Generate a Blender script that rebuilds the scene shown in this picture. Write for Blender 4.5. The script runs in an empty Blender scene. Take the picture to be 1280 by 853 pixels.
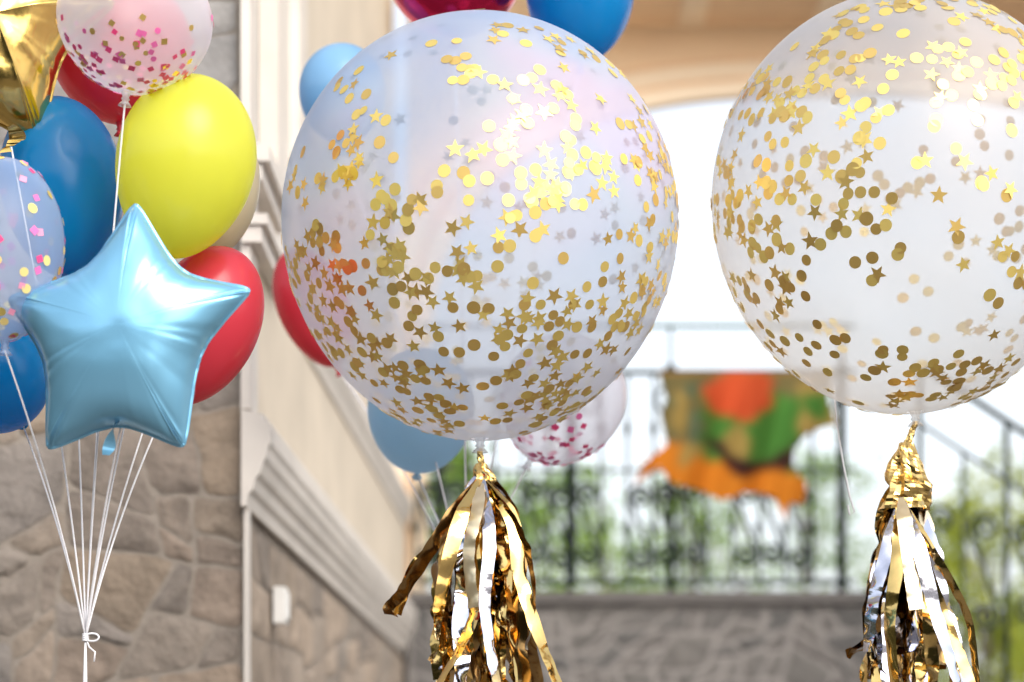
import bpy, math, random
import numpy as np
from mathutils import Vector, Matrix, noise
random.seed(7)
sc=bpy.context.scene
col=sc.collection
F=3022.0; HY=1000.0; CZ=1.5
def W(px,py,d): return Vector(((px-640)*d/F, d, CZ+(HY-py)*d/F))

# ---------------- materials ----------------
def newmat(name):
    m=bpy.data.materials.new(name); m.use_nodes=True
    nt=m.node_tree; nt.nodes.clear()
    out=nt.nodes.new('ShaderNodeOutputMaterial')
    return m,nt,out
def N(nt,t,**k):
    n=nt.nodes.new(t)
    for a,b in k.items():
        if a in n.inputs.keys(): n.inputs[a].default_value=b
        else: setattr(n,a,b)
    return n
def rgba(c): return (c[0],c[1],c[2],1)
def pmat(name,c,rough=0.5,metal=0.0,nscale=6,var=0.12,bump=0.0,bscale=40,spec=0.5,coat=0.0,detail=4):
    m,nt,out=newmat(name); L=nt.links
    p=N(nt,'ShaderNodeBsdfPrincipled'); p.inputs['Roughness'].default_value=rough; p.inputs['Metallic'].default_value=metal
    p.inputs['Specular IOR Level'].default_value=spec; p.inputs['Coat Weight'].default_value=coat
    tc=N(nt,'ShaderNodeTexCoord'); nz=N(nt,'ShaderNodeTexNoise'); nz.inputs['Scale'].default_value=nscale; nz.inputs['Detail'].default_value=detail
    L.new(tc.outputs['Object'],nz.inputs['Vector'])
    r=N(nt,'ShaderNodeValToRGB')
    r.color_ramp.elements[0].position=0.3; r.color_ramp.elements[1].position=0.7
    r.color_ramp.elements[0].color=rgba([x*(1-var) for x in c]); r.color_ramp.elements[1].color=rgba([min(1,x*(1+var)) for x in c])
    L.new(nz.outputs[0],r.inputs[0]); L.new(r.outputs[0],p.inputs['Base Color'])
    if bump>0:
        n2=N(nt,'ShaderNodeTexNoise'); n2.inputs['Scale'].default_value=bscale; n2.inputs['Detail'].default_value=3
        L.new(tc.outputs['Object'],n2.inputs['Vector'])
        b=N(nt,'ShaderNodeBump'); b.inputs['Strength'].default_value=bump; b.inputs['Distance'].default_value=0.01
        L.new(n2.outputs[0],b.inputs['Height']); L.new(b.outputs[0],p.inputs['Normal'])
    L.new(p.outputs[0],out.inputs[0]); return m
def latex(name,c,trans=0.40,rough=0.26,coat=0.3):
    m,nt,out=newmat(name); L=nt.links
    p=N(nt,'ShaderNodeBsdfPrincipled'); p.inputs['Base Color'].default_value=rgba(c); p.inputs['Roughness'].default_value=rough
    p.inputs['Coat Weight'].default_value=coat; p.inputs['Coat Roughness'].default_value=0.12
    t=N(nt,'ShaderNodeBsdfTranslucent'); t.inputs[0].default_value=rgba([min(1,x*1.2) for x in c])
    tc=N(nt,'ShaderNodeTexCoord'); nz=N(nt,'ShaderNodeTexNoise'); nz.inputs['Scale'].default_value=5
    L.new(tc.outputs['Object'],nz.inputs['Vector'])
    mr=N(nt,'ShaderNodeMapRange'); mr.inputs['To Min'].default_value=trans*0.7; mr.inputs['To Max'].default_value=trans*1.3
    L.new(nz.outputs[0],mr.inputs[0])
    mx=N(nt,'ShaderNodeMixShader'); L.new(mr.outputs[0],mx.inputs[0]); L.new(p.outputs[0],mx.inputs[1]); L.new(t.outputs[0],mx.inputs[2])
    L.new(mx.outputs[0],out.inputs[0]); return m
def film(name,ca,cb,lo,hi,gl=0.3,gmin=0.015,gmax=0.45,cc=None,low=None):
    m,nt,out=newmat(name); L=nt.links
    tc=N(nt,'ShaderNodeTexCoord'); nz=N(nt,'ShaderNodeTexNoise'); nz.inputs['Scale'].default_value=2.2; nz.inputs['Detail'].default_value=2
    L.new(tc.outputs['Object'],nz.inputs['Vector'])
    r=N(nt,'ShaderNodeValToRGB'); r.color_ramp.elements[0].position=0.38; r.color_ramp.elements[1].position=0.62
    r.color_ramp.elements[0].color=rgba(ca); r.color_ramp.elements[1].color=rgba(cb)
    if cc:
        e=r.color_ramp.elements.new(0.5); e.color=rgba(cc)
    L.new(nz.outputs[0],r.inputs[0])
    cs=r.outputs[0]
    if low:
        sx=N(nt,'ShaderNodeSeparateXYZ'); L.new(tc.outputs['Object'],sx.inputs[0])
        mz=N(nt,'ShaderNodeMapRange'); mz.inputs['From Min'].default_value=-0.35; mz.inputs['From Max'].default_value=0.1; mz.inputs['To Min'].default_value=0.75; mz.inputs['To Max'].default_value=0.0; L.new(sx.outputs[2],mz.inputs[0])
        mxc=N(nt,'ShaderNodeMixRGB'); L.new(mz.outputs[0],mxc.inputs[0]); L.new(cs,mxc.inputs[1]); mxc.inputs[2].default_value=rgba(low); cs=mxc.outputs[0]  # pales the lower skin: light from behind painted into the film colour
    d=N(nt,'ShaderNodeBsdfDiffuse'); t=N(nt,'ShaderNodeBsdfTranslucent'); L.new(cs,d.inputs[0]); L.new(cs,t.inputs[0])
    m1=N(nt,'ShaderNodeMixShader'); m1.inputs[0].default_value=0.5; L.new(d.outputs[0],m1.inputs[1]); L.new(t.outputs[0],m1.inputs[2])
    lw=N(nt,'ShaderNodeLayerWeight'); lw.inputs[0].default_value=0.35
    mr=N(nt,'ShaderNodeMapRange'); mr.inputs['To Min'].default_value=lo; mr.inputs['To Max'].default_value=hi
    L.new(lw.outputs['Facing'],mr.inputs[0])
    n2=N(nt,'ShaderNodeTexNoise'); n2.inputs['Scale'].default_value=3.5; n2.inputs['Detail'].default_value=2; L.new(tc.outputs['Object'],n2.inputs['Vector'])
    am=N(nt,'ShaderNodeMath',operation='MULTIPLY_ADD'); L.new(n2.outputs[0],am.inputs[0]); am.inputs[1].default_value=0.3; L.new(mr.outputs[0],am.inputs[2])
    a2=N(nt,'ShaderNodeMath',operation='SUBTRACT',use_clamp=True); L.new(am.outputs[0],a2.inputs[0]); a2.inputs[1].default_value=0.15
    tr=N(nt,'ShaderNodeBsdfTransparent')
    m2=N(nt,'ShaderNodeMixShader'); L.new(a2.outputs[0],m2.inputs[0]); L.new(tr.outputs[0],m2.inputs[1]); L.new(m1.outputs[0],m2.inputs[2])
    g=N(nt,'ShaderNodeBsdfGlossy'); g.inputs['Roughness'].default_value=gl
    pw=N(nt,'ShaderNodeMath',operation='POWER'); L.new(lw.outputs['Facing'],pw.inputs[0]); pw.inputs[1].default_value=3.0
    fr=N(nt,'ShaderNodeMapRange'); fr.inputs['To Min'].default_value=gmin; fr.inputs['To Max'].default_value=gmax; L.new(pw.outputs[0],fr.inputs[0])
    m3=N(nt,'ShaderNodeMixShader'); L.new(fr.outputs[0],m3.inputs[0]); L.new(m2.outputs[0],m3.inputs[1]); L.new(g.outputs[0],m3.inputs[2])
    L.new(m3.outputs[0],out.inputs[0]); return m
def stone(name,cols,mortar,scale=(3.2,3.2,4.2),mw=0.03,bump=0.5,contrast=0.3,rnd=0.8,dist=0.12):
    m,nt,out=newmat(name); L=nt.links
    tc=N(nt,'ShaderNodeTexCoord'); mp=N(nt,'ShaderNodeMapping'); mp.inputs['Scale'].default_value=scale
    L.new(tc.outputs['Object'],mp.inputs[0])
    nz=N(nt,'ShaderNodeTexNoise'); nz.inputs['Scale'].default_value=2.2; nz.inputs['Detail'].default_value=5; L.new(mp.outputs[0],nz.inputs['Vector'])
    ma=N(nt,'ShaderNodeMixRGB',blend_type='LINEAR_LIGHT'); ma.inputs[0].default_value=dist
    L.new(mp.outputs[0],ma.inputs[1]); L.new(nz.outputs['Color'],ma.inputs[2])
    v=N(nt,'ShaderNodeTexVoronoi'); v.inputs['Scale'].default_value=1; v.inputs['Randomness'].default_value=rnd
    L.new(ma.outputs[0],v.inputs['Vector'])
    e=N(nt,'ShaderNodeTexVoronoi',feature='DISTANCE_TO_EDGE'); e.inputs['Scale'].default_value=1; e.inputs['Randomness'].default_value=rnd; L.new(ma.outputs[0],e.inputs['Vector'])
    sp=N(nt,'ShaderNodeSeparateColor'); L.new(v.outputs['Color'],sp.inputs[0])
    r=N(nt,'ShaderNodeValToRGB'); els=r.color_ramp.elements
    while len(els)<len(cols): els.new(0.5)
    for i,c in enumerate(cols): els[i].position=i/(len(cols)-1); els[i].color=rgba(c)
    L.new(sp.outputs[0],r.inputs[0])
    n2=N(nt,'ShaderNodeTexNoise'); n2.inputs['Scale'].default_value=7; n2.inputs['Detail'].default_value=10; n2.inputs['Roughness'].default_value=0.75; L.new(tc.outputs['Object'],n2.inputs['Vector'])
    n3=N(nt,'ShaderNodeMapRange'); n3.inputs['From Min'].default_value=0.3; n3.inputs['From Max'].default_value=0.7; n3.inputs['To Min'].default_value=1-contrast; n3.inputs['To Max'].default_value=1+contrast; L.new(n2.outputs[0],n3.inputs[0])
    mu=N(nt,'ShaderNodeVectorMath',operation='SCALE'); L.new(r.outputs[0],mu.inputs[0]); L.new(n3.outputs[0],mu.inputs['Scale'])
    er=N(nt,'ShaderNodeMapRange'); er.inputs['From Min'].default_value=mw*0.4; er.inputs['From Max'].default_value=mw*1.8; L.new(e.outputs['Distance'],er.inputs[0])
    mx=N(nt,'ShaderNodeMixRGB'); L.new(er.outputs[0],mx.inputs[0]); mx.inputs[1].default_value=rgba(mortar); L.new(mu.outputs[0],mx.inputs[2])
    p=N(nt,'ShaderNodeBsdfPrincipled'); p.inputs['Roughness'].default_value=0.85; L.new(mx.outputs[0],p.inputs['Base Color'])
    h=N(nt,'ShaderNodeMath',operation='MULTIPLY_ADD'); L.new(n2.outputs[0],h.inputs[0]); h.inputs[1].default_value=2.6; L.new(er.outputs[0],h.inputs[2])
    b=N(nt,'ShaderNodeBump'); b.inputs['Strength'].default_value=bump; b.inputs['Distance'].default_value=0.02; L.new(h.outputs[0],b.inputs['Height']); L.new(b.outputs[0],p.inputs['Normal'])
    L.new(p.outputs[0],out.inputs[0]); return m
def blockmat(name,cols,contrast=0.32,bump=0.5):
    m,nt,out=newmat(name); L=nt.links
    g=N(nt,'ShaderNodeNewGeometry'); tc=N(nt,'ShaderNodeTexCoord')
    r=N(nt,'ShaderNodeValToRGB'); els=r.color_ramp.elements
    while len(els)<len(cols): els.new(0.5)
    for i,c in enumerate(cols): els[i].position=i/(len(cols)-1); els[i].color=rgba(c)
    L.new(g.outputs['Random Per Island'],r.inputs[0])
    n2=N(nt,'ShaderNodeTexNoise'); n2.inputs['Scale'].default_value=6; n2.inputs['Detail'].default_value=11; n2.inputs['Roughness'].default_value=0.74; n2.inputs['Distortion'].default_value=0.6; L.new(tc.outputs['Object'],n2.inputs['Vector'])
    n3=N(nt,'ShaderNodeMapRange'); n3.inputs['From Min'].default_value=0.3; n3.inputs['From Max'].default_value=0.7; n3.inputs['To Min'].default_value=1-contrast; n3.inputs['To Max'].default_value=1+contrast; L.new(n2.outputs[0],n3.inputs[0])
    mu=N(nt,'ShaderNodeVectorMath',operation='SCALE'); L.new(r.outputs[0],mu.inputs[0]); L.new(n3.outputs[0],mu.inputs['Scale'])
    p=N(nt,'ShaderNodeBsdfPrincipled'); p.inputs['Roughness'].default_value=0.85; L.new(mu.outputs[0],p.inputs['Base Color'])
    n4=N(nt,'ShaderNodeTexNoise'); n4.inputs['Scale'].default_value=16; n4.inputs['Detail'].default_value=9; L.new(tc.outputs['Object'],n4.inputs['Vector'])
    b=N(nt,'ShaderNodeBump'); b.inputs['Strength'].default_value=bump; b.inputs['Distance'].default_value=0.03; L.new(n4.outputs[0],b.inputs['Height']); L.new(b.outputs[0],p.inputs['Normal'])
    L.new(p.outputs[0],out.inputs[0]); return m
def leafmat(name,c1,c2,gain=2.4):
    m,nt,out=newmat(name); L=nt.links
    g=N(nt,'ShaderNodeNewGeometry'); r=N(nt,'ShaderNodeValToRGB'); r.color_ramp.elements[0].color=rgba(c1); r.color_ramp.elements[1].color=rgba(c2)
    L.new(g.outputs['Random Per Island'],r.inputs[0])
    d=N(nt,'ShaderNodeBsdfPrincipled'); d.inputs['Roughness'].default_value=0.5; t=N(nt,'ShaderNodeBsdfTranslucent'); L.new(r.outputs[0],d.inputs['Base Color'])
    mu=N(nt,'ShaderNodeVectorMath',operation='MULTIPLY'); L.new(r.outputs[0],mu.inputs[0]); mu.inputs[1].default_value=(gain,gain*0.95,gain*0.6); L.new(mu.outputs[0],t.inputs[0])
    m1=N(nt,'ShaderNodeMixShader'); m1.inputs[0].default_value=0.5; L.new(d.outputs[0],m1.inputs[1]); L.new(t.outputs[0],m1.inputs[2]); L.new(m1.outputs[0],out.inputs[0]); return m

# ---------------- object helpers ----------------
ORI={}
def mk(name,verts,faces,mat,origin=None,parent=None,smooth=True,label=None,category=None,kind=None,group=None,mats=None,fm=None):
    if parent is not None: o0=ORI[parent.name]
    else: o0=Vector(origin) if origin is not None else Vector((0,0,0))
    me=bpy.data.meshes.new(name)
    me.from_pydata([tuple(Vector(v)-o0) for v in verts],[],faces)
    if mats:
        for x in mats: me.materials.append(x)
        for i,p in enumerate(me.polygons): p.material_index=fm[i]
    else: me.materials.append(mat)
    if smooth:
        for p in me.polygons: p.use_smooth=True
    me.update()
    ob=bpy.data.objects.new(name,me); col.objects.link(ob)
    if parent is not None: ob.parent=parent
    else: ob.location=o0
    ORI[ob.name]=o0
    meta(ob,label,category,kind,group)
    return ob
def empty(name,origin,**k):
    ob=bpy.data.objects.new(name,None); ob.empty_display_size=0.1; ob.location=origin; col.objects.link(ob); ORI[ob.name]=Vector(origin); meta(ob,**k); return ob
def meta(ob,label=None,category=None,kind=None,group=None):
    if label: ob["label"]=label
    if category: ob["category"]=category
    if kind: ob["kind"]=kind
    if group: ob["group"]=group
def box(x0,x1,y0,y1,z0,z1):
    v=[(x,y,z) for x in (x0,x1) for y in (y0,y1) for z in (z0,z1)]
    f=[(0,1,3,2),(4,6,7,5),(0,4,5,1),(2,3,7,6),(0,2,6,4),(1,5,7,3)]
    return v,f
def merge(parts):
    V=[];Fa=[]
    for v,f in parts:
        n=len(V); V+=list(v); Fa+=[tuple(i+n for i in q) for q in f]
    return V,Fa
def tube(pts,r,seg=6,taper=None,closed=False,radii=None):
    pts=[Vector(p) for p in pts]; V=[];Fa=[]; n=len(pts)
    up=Vector((0.13,1,0.21)).normalized()
    for i,p in enumerate(pts):
        if closed: t=(pts[(i+1)%n]-pts[i-1]).normalized()
        else: t=(pts[min(i+1,n-1)]-pts[max(i-1,0)]).normalized()
        a=t.cross(up)
        if a.length<1e-3: a=t.cross(Vector((1,0,0)))
        a.normalize(); b=t.cross(a)
        rr=r if taper is None else r+(taper-r)*i/(n-1)
        if radii: rr=radii[i]
        for k in range(seg):
            w=2*math.pi*k/seg; V.append(p+(a*math.cos(w)+b*math.sin(w))*rr)
    m=n if closed else n-1
    for i in range(m):
        for k in range(seg):
            j=(i+1)%n
            Fa.append((i*seg+k,i*seg+(k+1)%seg,j*seg+(k+1)%seg,j*seg+k))
    if not closed:
        Fa.append(tuple(range(seg))[::-1]); Fa.append(tuple((n-1)*seg+k for k in range(seg)))
    return V,Fa
def bez(a,b,n=22,k=0.36):
    a=Vector(a);b=Vector(b)
    c=Vector((b.x+(a.x-b.x)*k,b.y+(a.y-b.y)*k,b.z+(a.z-b.z)*0.5))
    return [a*(1-t)**2+c*2*t*(1-t)+b*t*t for t in [i/n for i in range(n+1)]]
def masonry(u0,u1,v0,v1,smin,smax,mapf,seed,gap=0.003,jit=0.05,depth=0.010,asp=1.35,G=7,lip=-0.001,skew=0.17):
    """irregular hand-cut blocks as one surface; mapf(u,v,h)->world"""
    rnd=random.Random(seed); quads=[]
    def split(q):
        a,b,c,d_=q
        w_=0.5*(math.dist(a,b)+math.dist(c,d_)); h_=0.5*(math.dist(a,d_)+math.dist(b,c))
        big=max(w_/asp,h_)
        if big<smin*1.3 or (big<smax and rnd.random()<0.4): quads.append(q); return
        t=rnd.uniform(0.30,0.70); s=min(0.8,max(0.2,t+rnd.uniform(-skew,skew)))
        L_=lambda p,r_,k:(p[0]+(r_[0]-p[0])*k,p[1]+(r_[1]-p[1])*k)
        if w_/asp>h_:
            m=L_(a,b,t); n=L_(d_,c,s); split((a,m,n,d_)); split((m,b,c,n))
        else:
            m=L_(a,d_,t); n=L_(b,c,s); split((a,b,n,m)); split((m,n,c,d_))
    split(((u0,v0),(u1,v0),(u1,v1),(u0,v1)))
    V=[];Fa=[]
    for (a,b,c,d_) in quads:
        base=len(V); hh=rnd.uniform(0.3,1.0)*depth; tu=rnd.uniform(-.4,.4)*depth; tv=rnd.uniform(-.4,.4)*depth; sd=rnd.uniform(0,99)
        mu=(a[0]+b[0]+c[0]+d_[0])/4; mv=(a[1]+b[1]+c[1]+d_[1])/4
        for i in range(G+1):
            for j in range(G+1):
                s=i/G; t=j/G; e=min(s,1-s,t,1-t)
                u=(a[0]*(1-s)+b[0]*s)*(1-t)+(d_[0]*(1-s)+c[0]*s)*t
                v=(a[1]*(1-s)+b[1]*s)*(1-t)+(d_[1]*(1-s)+c[1]*s)*t
                du=u-mu; dv=v-mv; L=max(1e-6,math.hypot(du,dv)); u-=du/L*gap*1.4; v-=dv/L*gap*1.4
                q=Vector((u*6,v*6,seed))
                ju=jit*0.35*noise.noise(q)+jit*0.12*noise.noise(q*4); jv=jit*0.35*noise.noise(q+Vector((31,7,3)))+jit*0.12*noise.noise(q*4+Vector((3,9,1)))
                cs=min(s,1-s); ct=min(t,1-t)
                if cs<0.01 and ct<0.01:
                    k=rnd.uniform(0.1,1.0)*0.018; ju-=du/L*k; jv-=dv/L*k
                h=lip if e<0.01 else hh+tu*(s-.5)*2+tv*(t-.5)*2+0.006*noise.noise(Vector((u*11,v*11,sd)))
                V.append(mapf(u+ju,v+jv,h))
        for i in range(G):
            for j in range(G): k=base+i*(G+1)+j; Fa.append((k,k+G+1,k+G+2,k+1))
    return V,Fa

# ---------------- world / light ----------------
w=bpy.data.worlds.new("World"); sc.world=w; w.use_nodes=True
nt=w.node_tree; nt.nodes.clear()
SD=Vector((0.36,-0.70,0.66)).normalized()
sky=nt.nodes.new('ShaderNodeTexSky'); sky.sky_type='NISHITA'; sky.sun_disc=False
sky.sun_elevation=math.asin(SD.z); sky.sun_rotation=math.atan2(SD.x,SD.y); sky.air_density=1.0; sky.dust_density=3.0; sky.ozone_density=0.7
hs=nt.nodes.new('ShaderNodeHueSaturation'); hs.inputs['Saturation'].default_value=0.34; hs.inputs['Value'].default_value=2.0
bg=nt.nodes.new('ShaderNodeBackground'); bg.inputs[1].default_value=0.15
wo=nt.nodes.new('ShaderNodeOutputWorld')
nt.links.new(sky.outputs[0],hs.inputs['Color']); nt.links.new(hs.outputs[0],bg.inputs[0]); nt.links.new(bg.outputs[0],wo.inputs[0])
sl=bpy.data.lights.new("sun","SUN"); sl.energy=1.35; sl.angle=math.radians(40); sl.color=(1,0.91,0.79)
so=bpy.data.objects.new("sun",sl); col.objects.link(so); so.rotation_euler=(-SD).to_track_quat('-Z','Y').to_euler(); so.location=(5,-5,10)
sc.view_settings.view_transform='Standard'; sc.view_settings.look='None'; sc.view_settings.exposure=0

cam=bpy.data.cameras.new("camera"); co=bpy.data.objects.new("camera",cam); col.objects.link(co); sc.camera=co
co.location=(0,0,CZ); co.rotation_euler=(math.radians(90),0,0)
cam.lens=85; cam.sensor_width=36; cam.shift_y=(HY-426.5)/1280; cam.clip_end=3000; cam.clip_start=0.1
cam.dof.use_dof=True; cam.dof.focus_distance=5.1; cam.dof.aperture_fstop=2.0

# ---------------- setting ----------------
m_ground=stone("paving_stone_ground",[(0.12,0.10,0.085),(0.15,0.13,0.11),(0.13,0.12,0.11)],(0.08,0.07,0.06),scale=(1.5,1.5,1.5),mw=0.03,bump=0.3)
m_terr=stone("light_terrace_paving",[(0.5,0.45,0.38),(0.55,0.48,0.40)],(0.4,0.36,0.3),scale=(2,2,2),mw=0.02,bump=0.1)
m_mortar=pmat("sandy_mortar",(0.29,0.25,0.21),0.9,var=0.15,nscale=20,bump=0.4)
m_block=blockmat("tan_rough_stone",[(0.255,0.195,0.15),(0.195,0.165,0.14),(0.29,0.225,0.17),(0.20,0.18,0.165),(0.265,0.205,0.15),(0.23,0.195,0.165)],0.42,0.7)
m_gblock=blockmat("grey_rough_stone",[(0.25,0.24,0.235),(0.29,0.275,0.26),(0.23,0.225,0.22),(0.27,0.25,0.235)],0.25)
m_sblock=blockmat("beige_rough_stone",[(0.33,0.26,0.195),(0.22,0.185,0.155),(0.38,0.30,0.23),(0.26,0.225,0.19)])
m_dark=blockmat("grey_brown_rubble",[(0.095,0.09,0.085),(0.13,0.12,0.112),(0.085,0.082,0.08),(0.11,0.10,0.094)],0.35)
m_dmort=pmat("grey_mortar",(0.21,0.195,0.185),0.9,var=0.15,nscale=12)
m_cream=pmat("cream_plaster",(0.62,0.54,0.43),0.7,var=0.10,nscale=3,bump=0.15)
m_white=pmat("off_white_moulding",(0.67,0.62,0.56),0.55,var=0.08,nscale=4,bump=0.1,detail=8)
m_peach=pmat("peach_plaster",(0.98,0.75,0.52),0.8,var=0.04,nscale=1.2,bump=0.1)
m_peach2=pmat("pale_peach_trim",(0.98,0.82,0.62),0.7,var=0.02,nscale=1.5)
m_panel=pmat("tan_ceiling_panel",(0.86,0.61,0.39),0.8,var=0.06,nscale=3)
m_iron=pmat("dark_painted_iron",(0.012,0.022,0.02),0.55,0.2,var=0.3,nscale=12)
m_irong=pmat("green_painted_iron",(0.015,0.08,0.05),0.5,0.1,var=0.3,nscale=12)

mk("ground",[(-900,-900,0),(900,-900,0),(900,900,0),(-900,900,0)],[(0,1,2,3)],m_ground,kind="structure",smooth=False)
v,f=box(-12,2.05,14.3,60,0,2.66); mk("terrace_ground",v,f,m_terr,origin=(-4,30,0),kind="structure",smooth=False)

V=[];Fa=[];nz=34  # leafy wall added out of view to darken reflections in foil and confetti
path=[(-8.0,9-0.2*i) for i in range(72)]+[(-8.0+0.2*i,-5.5) for i in range(48)]
nx=len(path)-1
for i,(x0,y0) in enumerate(path):
    left=i<72
    for j in range(nz+1):
        z=j/nz*4.6; s=x0 if not left else y0+40
        off=(max(0,z-3.7))**1.5*0.8+0.35*noise.noise(Vector((s*1.3,z*1.3,0)))+0.14*noise.noise(Vector((s*5,z*5,2)))
        zz=z+0.3*noise.noise(Vector((s,0,5)))*(z/5)
        V.append((x0-off,y0,zz) if left else (x0,y0-off,zz))
for i in range(nx):
    for j in range(nz): a=i*(nz+1)+j; Fa.append((a,a+nz+1,a+nz+2,a+1))
mk("backdrop",V,Fa,pmat("backdrop_foliage",(0.05,0.055,0.03),0.8,var=0.6,nscale=14,bump=1.0,bscale=30),origin=(-7,-5.5,0),label="added unseen dark hedge around the courtyard",category="backdrop")

bld=empty("stone_building",(-2,8,0),label="tan rough stone building with cream classical mouldings",category="building")
v,f=box(-5,-0.785,7.05,7.5,0,7); mk("wall_core",v,f,m_mortar,parent=bld,smooth=False)
v,f=masonry(-3.2,-0.782,0.9,2.85,0.15,0.32,lambda u,v,h:(u,7.046-h,v),57,gap=0.005,depth=0.006,skew=0.34,asp=1.15); mk("stone_facing",v,f,m_block,parent=bld)
v,f=masonry(-3.2,-0.80,2.87,6.6,0.2,0.4,lambda u,v,h:(u,7.046-h,v),8,jit=0.02,depth=0.006); mk("stone_facing",v,f,m_gblock,parent=bld)
def wx(d): return -0.928+0.0214*d
def sweep(prof,d0,d1,off=0):
    V=[];n=len(prof)
    for d in (d0,d1):
        for (ox,z) in prof: V.append((wx(d)+ox,d,z))
    Fa=[(i,(i+1)%n,n+(i+1)%n,n+i) for i in range(n)]
    Fa.append(tuple(range(n))[::-1]); Fa.append(tuple(range(n,2*n)))
    return V,Fa
v,f=sweep([(-0.4,0),(-0.015,0),(-0.015,2.4),(-0.4,2.4)],7.06,14.2); mk("lower_side_wall",v,f,m_mortar,parent=bld,smooth=False)
v,f=masonry(7.10,14.1,0.9,2.33,0.18,0.42,lambda u,v,h:(wx(u)-0.011+h,u,v),12,asp=2.2,gap=0.005,skew=0.25); mk("stone_facing",v,f,m_sblock,parent=bld)
v,f=sweep([(-0.4,2.4),(0.0,2.4),(0.0,3.2),(-0.4,3.2)],7.06,14.2); mk("parapet_wall",v,f,m_cream,parent=bld,smooth=False)
v,f=sweep([(-0.4,3.2),(-0.07,3.2),(-0.07,7),(-0.4,7)],7.5,14.2); mk("upper_side_wall",v,f,m_cream,parent=bld,smooth=False)
corn=[(-0.005,2.35),(0.010,2.35),(0.016,2.385),(0.030,2.40),(0.036,2.43),(0.050,2.445),(0.058,2.475),(0.068,2.49),(0.072,2.52),(0.080,2.535),(0.080,2.585),(0.062,2.595),(0.060,2.615),(-0.005,2.63)]
v,f=sweep(corn,6.99,14.15); mk("cornice",v,f,m_white,parent=bld,smooth=False)
corn2=[(-0.08,3.10),(0.010,3.10),(0.02,3.14),(0.035,3.175),(0.045,3.20),(0.045,3.24),(-0.08,3.26)]
v,f=sweep(corn2,7.6,14.15); mk("cornice",v,f,m_white,parent=bld,smooth=False)
v,f=box(-0.785,-0.757,6.995,7.2,2.632,7); mk("pilaster",v,f,m_white,parent=bld,smooth=False)
v,f=box(-0.779,-0.766,7.02,7.09,0,2.348); mk("corner_trim",v,f,m_white,parent=bld,smooth=False)
for ox,da,dbb in ((-0.02,7.2,7.38),(0.012,7.75,7.92),(-0.035,7.92,8.5),(0.0,8.5,8.75)):
    v,f=sweep([(-0.1,3.262),(ox,3.262),(ox,7),(-0.1,7)],da,dbb); mk("vertical_moulding",v,f,m_white,parent=bld,smooth=False)
for z0,z1,o in ((3.34,3.39,0.046),(3.29,3.338,0.024),(3.16,3.19,0.040),(3.11,3.157,0.022)):
    v,f=box(-0.78,-0.745+o,6.99-o*0.6,7.62+o,z0,z1); mk("capital_ledge",v,f,m_white,parent=bld,smooth=False)
v,f=box(wx(7.75)+0.002,wx(7.75)+0.04,7.70,7.80,CZ+(HY-780)*7.75/F,CZ+(HY-735)*7.75/F)
m_wp=pmat("white_plastic",(0.78,0.78,0.76),0.4,var=0.03)
ob=mk("wall_outlet_box",v,f,m_wp,origin=(wx(7.75),7.8,2.1),smooth=False,label="small white plastic box on the stone side wall",category="electrical box")
v,f=box(wx(7.75)+0.0405,wx(7.75)+0.047,7.715,7.785,CZ+(HY-774)*7.75/F,CZ+(HY-741)*7.75/F); mk("lid",v,f,m_wp,parent=ob,smooth=False)

AW=empty("arched_porch",(2.5,14.5,0),label="peach plaster porch with wide arched opening",category="porch")
D0,D1=14.3,14.42
cx=1.95; hw=2.47; spring=3.7; apex=CZ+(HY-115)*14.3/F
def archpts(hwx,dz,n=60):
    P=[(cx-hwx,2.66)]
    for i in range(n+1):
        a=math.pi-math.pi*i/n
        c=math.cos(a); s=math.sin(a)
        P.append((cx+hwx*math.copysign(abs(c)**0.75,c), spring+dz+(apex-spring)*abs(s)**0.62))
    P.append((cx+hwx,2.66)); return P
def archband(inner,outer,d0,d1):
    n=len(inner);V=[]
    for d in (d0,d1):
        for p in inner: V.append((p[0],d,p[1]))
        for p in outer: V.append((p[0],d,p[1]))
    Fa=[]
    for i in range(n-1):
        Fa.append((i,i+1,n+i+1,n+i)); Fa.append((2*n+i,3*n+i,3*n+i+1,2*n+i+1))
        Fa.append((i,2*n+i,2*n+i+1,i+1)); Fa.append((n+i,n+i+1,3*n+i+1,3*n+i))
    return V,Fa
inn=archpts(hw,0)
outer=[]
for (x,z) in inn:
    if z<=2.661: outer.append((-0.62 if x<cx else 9.0,2.66))
    else: outer.append((max(-0.62,min(9.0,cx+(x-cx)*1.04)) if abs(x-cx)<hw*0.9 else (-0.62 if x<cx else 9.0),7.0))
v,f=archband(inn,outer,D0,D1); mk("arch_wall",v,f,m_peach,parent=AW,smooth=False)
prev=archpts(hw-0.02,-0.02)
for k,(sx,dz,dep,mt) in enumerate(((1.03,0.06,14.235,m_peach2),(1.045,0.09,14.27,m_panel),(1.085,0.18,14.26,m_peach2),(1.10,0.21,14.285,m_panel))):
    o1=[(cx+(x-cx)*sx, z+(dz if z>2.7 else 0)) for x,z in archpts(hw,0)]
    v,f=archband(prev,o1,dep,14.31+0.002*k); mk("archivolt",v,f,mt,parent=AW,smooth=False); prev=o1
v,f=box(-0.6,9,13.5,14.29,6.06,6.2); mk("porch_ceiling",v,f,m_peach2,parent=AW,smooth=False)
xx=0.35
while xx<5.0:
    v,f=box(xx,xx+0.62,13.58,14.2,6.045,6.058); mk("ceiling_panel",v,f,m_panel,parent=AW,smooth=False); xx+=0.78

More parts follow.
